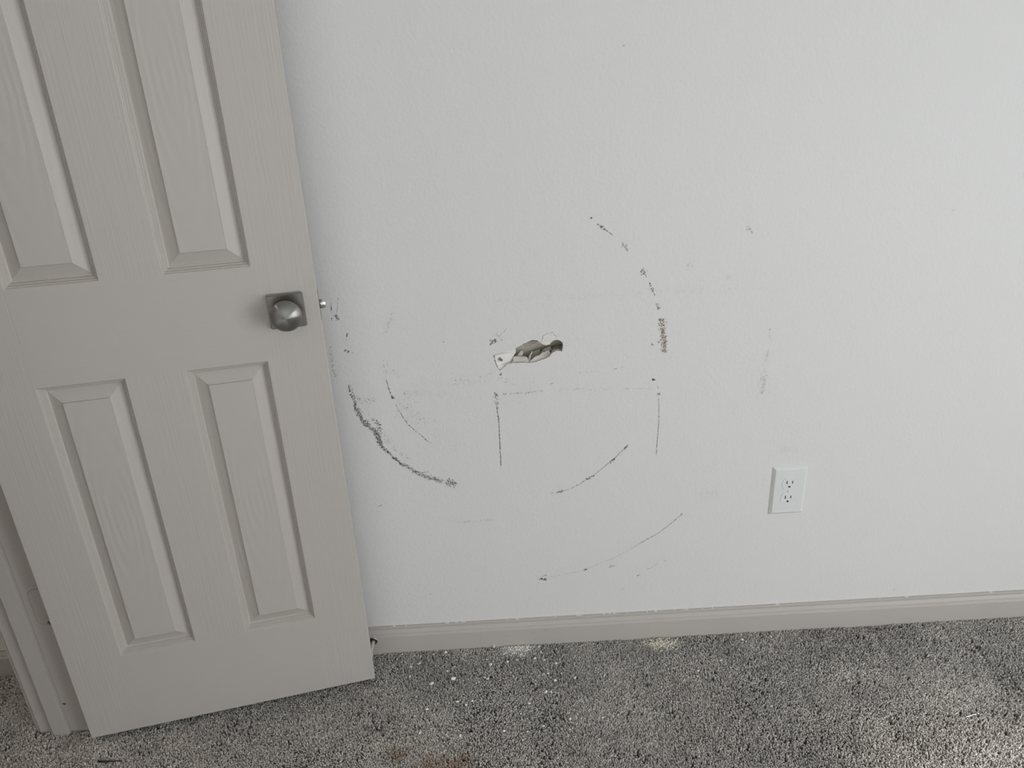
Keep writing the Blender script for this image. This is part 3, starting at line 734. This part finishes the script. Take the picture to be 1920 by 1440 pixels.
BE = 0.0012
xe = xs[:]
xe[0] += BE
xe[-1] -= BE
for yy, flip in ((0.0, False), (T, True)):
    for i in range(5):
        for j in range(7):
            if i in (1, 3) and j in (1, 3, 5):
                continue
            mi = 0 if (i in (0, 4) or (i == 2 and j in (1, 3, 5))) else 1
            quad((xe[i], yy, zs[j]), (xe[i + 1], yy, zs[j]), (xe[i + 1], yy, zs[j + 1]), (xe[i], yy, zs[j + 1]), mi)
for xa, xb in ((xe[0], 0.0), (xe[-1], W_)):
    quad((xa, 0, 0), (xb, BE, 0), (xb, BE, HD), (xa, 0, HD), 0)
    quad((xa, T, 0), (xb, T - BE, 0), (xb, T - BE, HD), (xa, T, HD), 0)
    quad((xb, BE, 0), (xb, T - BE, 0), (xb, T - BE, HD), (xb, BE, HD), 0)
for zz in (0, HD):
    i = len(V)
    V.extend([(xe[0], 0, zz), (xe[-1], 0, zz), (W_, BE, zz), (W_, T - BE, zz), (xe[-1], T, zz), (xe[0], T, zz), (0, T - BE, zz), (0, BE, zz)])
    Fc.append(tuple(range(i, i + 8)))
    MI.append(1)
door = mesh_obj('door_1', V, Fc, [M_DOORV, M_DOORH], None, MI)
bm = bmesh.new()
bm.from_mesh(door.data)
bmesh.ops.remove_doubles(bm, verts=bm.verts, dist=1e-5)
bmesh.ops.recalc_face_normals(bm, faces=bm.faces)
bm.to_mesh(door.data)
bm.free()
structure(door, 'open six panel interior door in warm off-white paint, nearly against the wall', 'door')
door.location = (Q['xd'] - W_ * ct, Q['yd'] - W_ * sn, GAP)
door.rotation_euler = (0, 0, TH)

# moulded panel: distance in from the outline, depth into the door
PPROF = [(0, 0), (0.0010, 0.0004), (0.0024, 0.0026), (0.0036, 0.0028), (0.0040, 0.0036), (0.0058, 0.0066), (0.0070, 0.0067), (0.0074, 0.0076), (0.0094, 0.0108),
         (0.0106, 0.0110), (0.0120, 0.0124), (0.0342, 0.0036), (0.0352, 0.0014)]


def raised_panel(x0, x1, z0, z1):
    cx, cz = (x0 + x1) / 2, (z0 + z1) / 2
    for yb, sg in ((0.0, 1),):
        V, Fc, MI = [], [], []
        for d, y in [(d_, y_ * 1.25) for d_, y_ in PPROF]:
            V += [(x0 + d - cx, y, z0 + d - cz), (x1 - d - cx, y, z0 + d - cz), (x1 - d - cx, y, z1 - d - cz), (x0 + d - cx, y, z1 - d - cz)]
        for i in range(len(PPROF) - 1):
            for k in range(4):
                k2 = (k + 1) % 4
                Fc.append((i * 4 + k, i * 4 + k2, (i + 1) * 4 + k2, (i + 1) * 4 + k))
                MI.append((0 if k in (1, 3) else 1) if i < 10 else 2)
        e = (len(PPROF) - 1) * 4
        Fc.append((e, e + 1, e + 2, e + 3))
        MI.append(2)
        me_o = mesh_obj('raised_panel', V, Fc, [M_DOORV, M_DOORH, M_PANEL], door, MI)
        me_o.location = (cx, 0, cz)
        # plain back skin so that the panel is closed behind
        return me_o


for xa, xb in ((xs[1], xs[2]), (xs[3], xs[4])):
    for za, zb_ in ((zb, zt), (zu, zm), (zm2, ztp)):
        raised_panel(xa, xb, za, zb_)
bm = bmesh.new()
for xa, xb in ((xs[1], xs[2]), (xs[3], xs[4])):
    for za, zb_ in ((zb, zt), (zu, zm), (zm2, ztp)):
        box_bm(bm, xa, xb, T - 0.006, T - 0.003, za, zb_)
bm_obj('back_skin', bm, M_PANEL, door)

# knob, rosette, latch
KX, KZ = W_ - Q['ku'], Q['kz']
bm = box_bm(bmesh.new(), KX - 0.0325, KX + 0.0325, -0.009, 0.0, KZ - 0.0325, KZ + 0.0325, 0.0022, 3)
rose = bm_obj('rosette', bm, M_ROSE, door)
tag(rose, 'square satin nickel rosette', None)
kp = []
for k in range(25):
    a = PI * k / 24
    r = 0.0282 * math.sin(a) ** 0.85
    y = -0.0425 + (0.0215 * math.cos(a) if a < PI / 2 else -0.0165 * abs(math.cos(a)) ** 1.15)
    kp.append((max(r, 0.0004), y))
kprof = [(0.0125, -0.0085), (0.0118, -0.016), (0.0125, -0.0225)] + [q for q in kp if q[1] < -0.0225 or q[0] > 0.0135][0:]
kprof = [q for i, q in enumerate(kprof) if i < 3 or q[1] <= -0.0225]
kn = lathe_y('knob', [(r, y) for r, y in kprof], 0, 0, M_KNOB, door, 64)
kn.location = (KX, 0, KZ)
tag(kn, 'round satin nickel knob', None)
bm = box_bm(bmesh.new(), W_ - 0.0005, W_ + 0.0006, 0.005, 0.030, KZ - 0.0285, KZ + 0.0285, 0.0004, 1)
lp = bm_obj('latch_plate', bm, M_ROSE, door)
# latch bolt: D-shaped plug
n = 16
V, Fc = [], []
prof = []
for k in range(n + 1):
    a = -PI / 2 + PI * k / n
    prof.append((0.0125 + 0.0 * k, a))
bw, bh = 0.0070, 0.0088
ring = [(math.cos(2 * PI * k / 20), math.sin(2 * PI * k / 20)) for k in range(20)]
levels = [(0.0, 1.0), (0.0075, 1.0), (0.0100, 0.93), (0.0118, 0.78), (0.0128, 0.5), (0.0131, 0.15)]
for lx, sc in levels:
    for c_, s_ in ring:
        V.append((W_ + 0.0004 + lx, 0.0165 + bw * sc * c_, KZ + bh * sc * (abs(s_) ** 0.75) * (1 if s_ >= 0 else -1)))
for i in range(len(levels) - 1):
    for k in range(20):
        k2 = (k + 1) % 20
        Fc.append((i * 20 + k, i * 20 + k2, (i + 1) * 20 + k2, (i + 1) * 20 + k))
Fc.append(tuple(range(20)))
Fc.append(tuple(range((len(levels) - 1) * 20, len(levels) * 20)))
tag(mesh_obj('latch_bolt', V, Fc, M_BOLT, door, smooth=True), 'bright spring latch bolt', None)
# rear knob between the door and the wall
bm = box_bm(bmesh.new(), KX - 0.0325, KX + 0.0325, T, T + 0.008, KZ - 0.0325, KZ + 0.0325, 0.002, 2)
bm_obj('rosette', bm, M_ROSE, door)
kn2 = lathe_y('knob', [(0.0125, 0.008), (0.012, 0.016), (0.020, 0.020), (0.026, 0.026), (0.0275, 0.032), (0.025, 0.040), (0.017, 0.045), (0.002, 0.046)], 0, 0, M_KNOB, door, 40)
kn2.location = (KX, T, KZ)
# hair-line curl and a nick on the door face
V, Fc = [], []
for k in range(11):
    a = 0.5 + 1.25 * k / 10
    for rr_ in (0.0335, 0.0341):
        V.append((W_ - 0.085 + rr_ * math.cos(PI - a), -0.0002, 0.056 + rr_ * math.sin(a) - .008))
for k in range(10):
    Fc.append((2 * k, 2 * k + 1, 2 * k + 3, 2 * k + 2))
mesh_obj('hairline_scratch', V, Fc, M_TONE['pale'], door)

# ------------------------------------------------------------------ door stop on the baseboard
ds = bpy.data.objects.new('door_stop', None)
link(ds)
ds.location = (-0.3445, -0.0124, 0.040)
tag(ds, 'metal rod door stop screwed into the baseboard behind the door edge', 'door stop')
lathe_y('flange', [(0.0098, 0), (0.0098, -0.002), (0.0088, -0.0032), (0.0055, -0.004), (0.0032, -0.0045)], 0, 0, M_DARKMETAL, ds, 32)
lathe_y('rim', [(0.0098, -0.0005), (0.0107, -0.0008), (0.0107, -0.0022), (0.0098, -0.0026)], 0, 0, M_BOLT, ds, 32)
lathe_y('rod', [(0.0052, -0.0035), (0.0044, -0.010), (0.0037, -0.018), (0.0035, -0.045)], 0, 0, M_STOPROD, ds, 24)
lathe_y('rubber_tip', [(0.0052, -0.044), (0.0058, -0.046), (0.0058, -0.054), (0.0045, -0.0565), (0.001, -0.057)], 0, 0, M_RUBBER, ds, 24)

# ------------------------------------------------------------------ outlet
ol = bpy.data.objects.new('power_outlet', None)
link(ol)
ol.location = (Q['xo'], 0, Q['zo'])
tag(ol, 'white duplex power outlet on the wall right of the scratches', 'outlet')
hw_, hh_ = 0.0395, 0.062
prof = [(0.0, 0.0), (0.0, -0.0012), (0.0012, -0.0022), (0.0052, -0.0058), (0.0066, -0.0064)]
V, Fc = [], []
for d, y in prof:
    V += [(-hw_ + d, y, -hh_ + d), (hw_ - d, y, -hh_ + d), (hw_ - d, y, hh_ - d), (-hw_ + d, y, hh_ - d)]
for i in range(len(prof) - 1):
    for k in range(4):
        k2 = (k + 1) % 4
        Fc.append((i * 4 + k, i * 4 + k2, (i + 1) * 4 + k2, (i + 1) * 4 + k))
e = (len(prof) - 1) * 4
Fc.append((e, e + 1, e + 2, e + 3))
Fc.append((3, 2, 1, 0))
mesh_obj('cover_plate', V, Fc, M_PLASTIC, ol)


def rec_outline(r=0.0172, flat=0.0138, n=40):
    out = []
    for k in range(n):
        a = 2 * PI * k / n
        x, z = r * math.cos(a), r * math.sin(a)
        out.append((x, max(-flat, min(flat, z))))
    return out


for zc in (0.01925, -0.01925):
    ro = bpy.data.objects.new('receptacle', None)
    pts = [(x, z + zc) for x, z in rec_outline()]
    rc = prism_xz('receptacle', pts, -0.0072, 0.003, M_PLASTIC, ol)
    for dx, hgt in ((-0.0064, 0.0042), (0.0062, 0.0034)):
        prism_xz('slot', [(dx - .0011, zc + .0042 - hgt), (dx + .0011, zc + .0042 - hgt), (dx + .0011, zc + .0042 + hgt), (dx - .0011, zc + .0042 + hgt)], -0.00735, 0.0004, M_SLOT, rc)
    gh = [(0.0026 * math.cos(2 * PI * k / 16), max(-.0020, 0.0026 * math.sin(2 * PI * k / 16)) + zc - .0073) for k in range(16)]
    prism_xz('ground_hole', gh, -0.00735, 0.0004, M_SLOT, rc)
lathe_y('plate_screw', [(0.0031, -0.0062), (0.0029, -0.0071), (0.0012, -0.0073)], 0, 0, M_PLASTIC, ol, 18)

# ------------------------------------------------------------------ carpet pile
rng = np.random.default_rng(7)
SP = 0.0031


def in_poly(x, y, poly):
    inside = np.zeros(x.shape, bool)
    n = len(poly)
    for i in range(n):
        x1, y1 = poly[i]
        x2, y2 = poly[(i + 1) % n]
        c = ((y1 > y) != (y2 > y)) & (x < (x2 - x1) * (y - y1) / (y2 - y1 + 1e-12) + x1)
        inside ^= c
    return inside


def value_noise(x, y, scale, seed):
    """smooth lattice noise in 0..1"""
    g = np.random.default_rng(seed).random((64, 64))
    xx, yy = x / scale + 20, y / scale + 20
    xi, yi = np.floor(xx).astype(int), np.floor(yy).astype(int)
    fx, fy = xx - xi, yy - yi
    fx, fy = fx * fx * (3 - 2 * fx), fy * fy * (3 - 2 * fy)
    a, b2 = g[xi % 64, yi % 64], g[(xi + 1) % 64, yi % 64]
    c2, d2 = g[xi % 64, (yi + 1) % 64], g[(xi + 1) % 64, (yi + 1) % 64]
    return (a * (1 - fx) + b2 * fx) * (1 - fy) + (c2 * (1 - fx) + d2 * fx) * fy


def carpet():
    gx, gy = np.meshgrid(np.arange(-1.55, 1.75, SP), np.arange(-1.0, -0.0135, SP * 0.9))
    gx = gx + (np.arange(gx.shape[0])[:, None] % 2) * SP * 0.5
    x = (gx + rng.uniform(-.42, .42, gx.shape) * SP).ravel()
    y = (gy + rng.uniform(-.42, .42, gy.shape) * SP).ravel()
    keep = ~((x > XA - 0.012) & (x < XB + 0.012) & ((y > JY - 0.002) | (y < LJ + 0.002)))
    keep &= ~((x > -1.0275) & (x < -0.991) & (y > JY - 0.012)) & (y < -0.0135)
    # small gaps between the matted tufts
    gap = value_noise(x, y, 0.0042, 31) * 0.75 + value_noise(x, y, 0.05, 32) * 0.25
    keep &= ~((gap > 0.71) & (rng.random(len(x)) < 0.85))
    x, y = x[keep], y[keep]
    n = len(x)
    # large soft patches where feet and furniture laid the pile over
    big = 0.55 * value_noise(x, y, 0.11, 1) + 0.45 * value_noise(x, y, 0.045, 2)
    ang = 2 * PI * value_noise(x, y, 0.20, 3) + rng.normal(0, 0.9, n)
    lean = 0.0006 + 0.0026 * big + rng.normal(0, 0.0010, n)
    h = 0.0097 + rng.normal(0, 0.0007, n) - 0.0022 * (big > 0.62)
    # long crease left by furniture at the right
    cre = D['crease']
    dmin = np.full(n, 9.0)
    for (ax, ay), (bx, by) in zip(cre[:-1], cre[1:]):
        dx, dy = bx - ax, by - ay
        t = np.clip(((x - ax) * dx + (y - ay) * dy) / (dx * dx + dy * dy), 0, 1)
        dmin = np.minimum(dmin, np.hypot(x - ax - t * dx, y - ay - t * dy))
    h = np.where(dmin < 0.0028, h * 0.70, h)
    r0 = 0.0019 + rng.normal(0, 0.00025, n)
    # tufts: three rings of three, the top closed
    ph = rng.uniform(0, 2 * PI, n)
    V = np.zeros((n, 9, 3), np.float32)
    rings = ((0.0, 0.95, 0.0), (0.55, 1.12, 0.35), (1.0, 0.92, 1.0))
    for ri, (hz, rs, ln) in enumerate(rings):
        for k in range(3):
            a = ph + 2 * PI * k / 3 + ri * 0.5
            V[:, ri * 3 + k, 0] = x + r0 * rs * np.cos(a) + lean * ln * np.cos(ang)
            V[:, ri * 3 + k, 1] = y + r0 * rs * np.sin(a) + lean * ln * np.sin(ang)
            V[:, ri * 3 + k, 2] = FZ + h * hz + (0.0007 * np.sin(a * 1.7) if ri == 2 else 0)
    base = []
    for ri in range(2):
        for k in range(3):
            k2 = (k + 1) % 3
            base.append((ri * 3 + k, ri * 3 + k2, ri * 3 + 3 + k2, ri * 3 + 3 + k))
    base = np.array(base)
    quads = (base[None] + (np.arange(n) * 9)[:, None, None]).reshape(-1)
    tri = (np.array([6, 7, 8])[None] + (np.arange(n) * 9)[:, None]).reshape(-1)
    me = bpy.data.meshes.new('carpet_pile')
    me.vertices.add(n * 9)
    me.vertices.foreach_set('co', V.reshape(-1))
    nq = n * 6
    loops = np.concatenate([quads, tri]).astype(np.int32)
    me.loops.add(len(loops))
    me.loops.foreach_set('vertex_index', loops)
    me.polygons.add(nq + n)
    starts = np.concatenate([np.arange(nq) * 4, nq * 4 + np.arange(n) * 3]).astype(np.int32)
    me.polygons.foreach_set('loop_start', starts)
    me.update(calc_edges=True)
    me.polygons.foreach_set('use_smooth', np.ones(nq + n, bool))
    # yarn colour: heathered greys, a brown stain near the camera
    t = rng.random(n)
    v = np.where(t < 0.08, 0.20, np.where(t < 0.30, 0.42, np.where(t < 0.82, 0.53, 0.69))) * rng.uniform(0.82, 1.18, n)
    v = v * (0.80 + 0.42 * value_noise(x, y, 0.075, 21) * 0.6 + 0.42 * value_noise(x, y, 0.028, 22) * 0.4)
    col = np.stack([v * 1.045, v * 0.985, v * 0.915, np.ones(n)], -1)
    st = D['stain']
    sx, sy = np.mean([q[0] for q in st]), np.mean([q[1] for q in st])
    pth = [(st[0], .026, .8), (st[1], .034, .75), (st[2], .036, .8), (st[3], .016, .55), ((D['spot'][0], D['spot'][1]), .008, .7)]
    for (px, py), rad, amt in pth:
        d = np.hypot(x - px, (y - py) * 1.2) / rad + 0.5 * (value_noise(x, y, 0.012, 8) - .5)
        wgt = np.clip(1.25 - d, 0, 1) * amt
        bc = np.stack([v * 0.66, v * 0.47, v * 0.34], -1)
        col[:, :3] = col[:, :3] * (1 - wgt[:, None]) + bc * wgt[:, None]
    for (px, py) in D['dust']:
        d = np.hypot((x - px) * 0.8, (y - py) * 1.5) / 0.036 + 0.9 * (value_noise(x, y, 0.010, 9) - .5)
        wgt = np.clip(1.15 - d, 0, 1) * 0.75 * (rng.random(n) < 0.75)
        bc = np.full((n, 3), 0.85)
        col[:, :3] = col[:, :3] * (1 - wgt[:, None]) + bc * wgt[:, None]
    at = me.attributes.new('yarn_colour', 'FLOAT_COLOR', 'POINT')
    at.data.foreach_set('color', np.repeat(col, 9, axis=0).astype(np.float32).reshape(-1))
    m, nt, b = new_mat('carpet_yarn')
    an = nd(nt, 'ShaderNodeAttribute', attribute_name='yarn_colour')
    nt.links.new(an.outputs['Color'], b.inputs['Base Color'])
    b.inputs['Roughness'].default_value = 0.75
    b.inputs['Specular IOR Level'].default_value = 0.35
    b.inputs['Sheen Weight'].default_value = 0.25
    b.inputs['Sheen Roughness'].default_value = 0.4
    me.materials.append(m)
    o = link(bpy.data.objects.new('carpet_pile', me))
    return tag(o, 'grey heathered cut-pile carpet covering the floor', 'carpet', kind='stuff')


carpet()

# ------------------------------------------------------------------ plaster crumbs, dust and small things on the carpet


def crumb_mesh(name, seed, sx, sy, sz):
    rnd = random.Random(seed)
    bm = bmesh.new()
    bmesh.ops.create_icosphere(bm, subdivisions=2, radius=1.0)
    ax = [(Vector((rnd.gauss(0, 1), rnd.gauss(0, 1), rnd.gauss(0, 1))).normalized(), rnd.uniform(.38, .85)) for _ in range(9)]
    for v in bm.verts:
        for d, lim in ax:                       # chop flat facets off
            k = v.co.dot(d)
            if k > lim:
                v.co -= d * (k - lim)
        v.co += Vector((rnd.gauss(0, .05), rnd.gauss(0, .05), rnd.gauss(0, .05)))
        v.co = Vector((v.co.x * sx, v.co.y * sy, v.co.z * sz))
    zmn = min(v.co.z for v in bm.verts)
    for v in bm.verts:
        v.co.z -= zmn
    me = bpy.data.meshes.new(name)
    bm.to_mesh(me)
    bm.free()
    me.materials.append(M_PLASTER)
    return me


CM = [crumb_mesh('plaster_crumb', 40 + k, 1.0, 0.72 + 0.12 * (k % 3), 0.62) for k in range(6)]
rnd = random.Random(12)


def crumb(x, y, s, label, group, k, rz, stretch=1.0):
    o = bpy.data.objects.new('plaster_crumb', CM[k])
    o.location = (x, y, 0.0006)
    o.rotation_euler = (0, 0, rz)
    o.scale = (s * stretch, s, s)
    link(o)
    return tag(o, label, 'plaster crumb', group)


G1 = 'plaster crumbs on the carpet'
(bx1, by1), (bx2, by2) = D['big']
crumb(bx1, by1, 0.0064, 'largest white plaster chip on the carpet, the right one of the big pair', G1, 0, 0.3, 1.05)
crumb(bx2, by2, 0.0058, 'big white plaster chip on the carpet nearest the door corner', G1, 1, 0.5, 1.2)
MEDL = ['pale plaster flake on the carpet left of the dust below the baseboard', 'upright plaster sliver leaning at the baseboard beside the dust pile',
        'white plaster crumb just behind the two big chips', 'white plaster crumb alone near the brown stain', 'white plaster crumb on the front carpet right of the stain',
        'white plaster crumb on the open carpet right of centre, the upper of two', 'long plaster sliver lying diagonal on the middle carpet', 'flat plaster flake on the carpet right of the speck cluster']
for k, (x, y) in enumerate(D['med']):
    crumb(x, y, (0.0046, 0.0042, 0.0032, 0.0036, 0.0036, 0.0036, 0.0040, 0.0040)[k], MEDL[k], G1, (k + 2) % 6, (0.9, 1.5, 0, 1.0, .4, 1.3, 1.0, 0.1)[k], (1.2, 1.7, 1, 1, 1, 1.1, 1.6, 1.5)[k])
for k, (x, y) in enumerate(D['small']):
    crumb(x, y, (rnd.uniform(0.0019, 0.0027) if rnd.random() < .55 else rnd.uniform(0.0027, 0.0039)), 'tiny white plaster crumb scattered on the grey carpet below the hole', 'tiny plaster crumbs on the carpet', k % 6, rnd.uniform(0, 6.28), rnd.uniform(0.9, 1.5))


def dust(cx, cy, n, wx, wy, label, seed, mat=M_DUST):
    rnd = random.Random(seed)
    V, Fc = [], []
    for _ in range(n):
        x, y = cx + rnd.gauss(0, wx), cy + rnd.gauss(0, wy)
        if y > -0.0145:
            y = -0.0145 - rnd.random() * 0.008
        r = rnd.uniform(.0006, .0016) * (2.2 if rnd.random() < 0.14 else 1)
        z = rnd.uniform(-0.0016, 0.0020)
        i0 = len(V)
        for d in ((r, 0, 0), (-r * .5, r * .8, 0), (-r * .5, -r * .8, 0), (0, 0, r)):
            V.append((x + d[0] * rnd.uniform(.6, 1.3), y + d[1], z + d[2]))
        Fc += [(i0, i0 + 1, i0 + 3), (i0 + 1, i0 + 2, i0 + 3), (i0 + 2, i0, i0 + 3), (i0, i0 + 2, i0 + 1)]
    return tag(mesh_obj('plaster_dust', V, Fc, mat), label, 'dust', kind='stuff')


dust(*D['dust'][0], 760, 0.021, 0.011, 'white plaster dust pile on the carpet under the wall hole', 5)
dust(*D['dust'][1], 620, 0.020, 0.010, 'cream plaster dust pile on the carpet right of the other dust', 6, M_DUSTCREAM)


def rod(name, a, b_, r, z, mat, parent=None, n=10, sag=0.0):
    A, B = Vector((a[0], a[1], z)), Vector((b_[0], b_[1], z))
    t = (B - A).normalized()
    s = t.cross(Vector((0, 0, 1))).normalized()
    u2 = s.cross(t)
    V, Fc = [], []
    N = 9
    for i in range(N):
        f = i / (N - 1)
        c = A.lerp(B, f) + Vector((0, 0, -sag * 4 * f * (1 - f)))
        for k in range(n):
            a_ = 2 * PI * k / n
            V.append(c + (s * math.cos(a_) + u2 * math.sin(a_)) * r)
    for i in range(N - 1):
        for k in range(n):
            k2 = (k + 1) % n
            Fc.append((i * n + k, i * n + k2, (i + 1) * n + k2, (i + 1) * n + k))
    Fc += [tuple(range(n)), tuple(range((N - 1) * n, N * n))]
    return mesh_obj(name, V, Fc, mat, parent, smooth=True)


def nail(name, tip, head, r, hr, mat, label, cat):
    root = bpy.data.objects.new(name, None)
    link(root)
    root.location = (tip[0], tip[1], 0)
    hx, hy = head[0] - tip[0], head[1] - tip[1]
    rod('shank', (0, 0), (hx, hy), r, 0.0005, mat, root)
    L = math.hypot(hx, hy)
    rod('head', (hx, hy), (hx + hx / L * 0.0014, hy + hy / L * 0.0014), hr, 0.0008, mat, root, 16)
    return tag(root, label, cat)


nail('nail', D['nail'][0], D['nail'][1], 0.0013, 0.0032, M_STEEL, 'bright steel nail lying on the carpet at the far right', 'nail')
nail('finishing_nail', D['pin'][1], D['pin'][0], 0.0009, 0.0015, M_STEEL, 'thin headless finishing nail on the carpet right of centre', 'nail')
hp = bpy.data.objects.new('hairpin', None)
link(hp)
(ax, ay), (bx, by) = D['hairpin']
hp.location = (ax, ay, 0)
tag(hp, 'black hairpin lying on the carpet in front of the door', 'hairpin')
rod('prong', (0, 0), (bx - ax, by - ay), 0.0011, 0.0012, M_BLACKWIRE, hp)
rod('prong', (0.002, -0.0024), (bx - ax, by - ay), 0.0010, 0.0010, M_BLACKWIRE, hp)
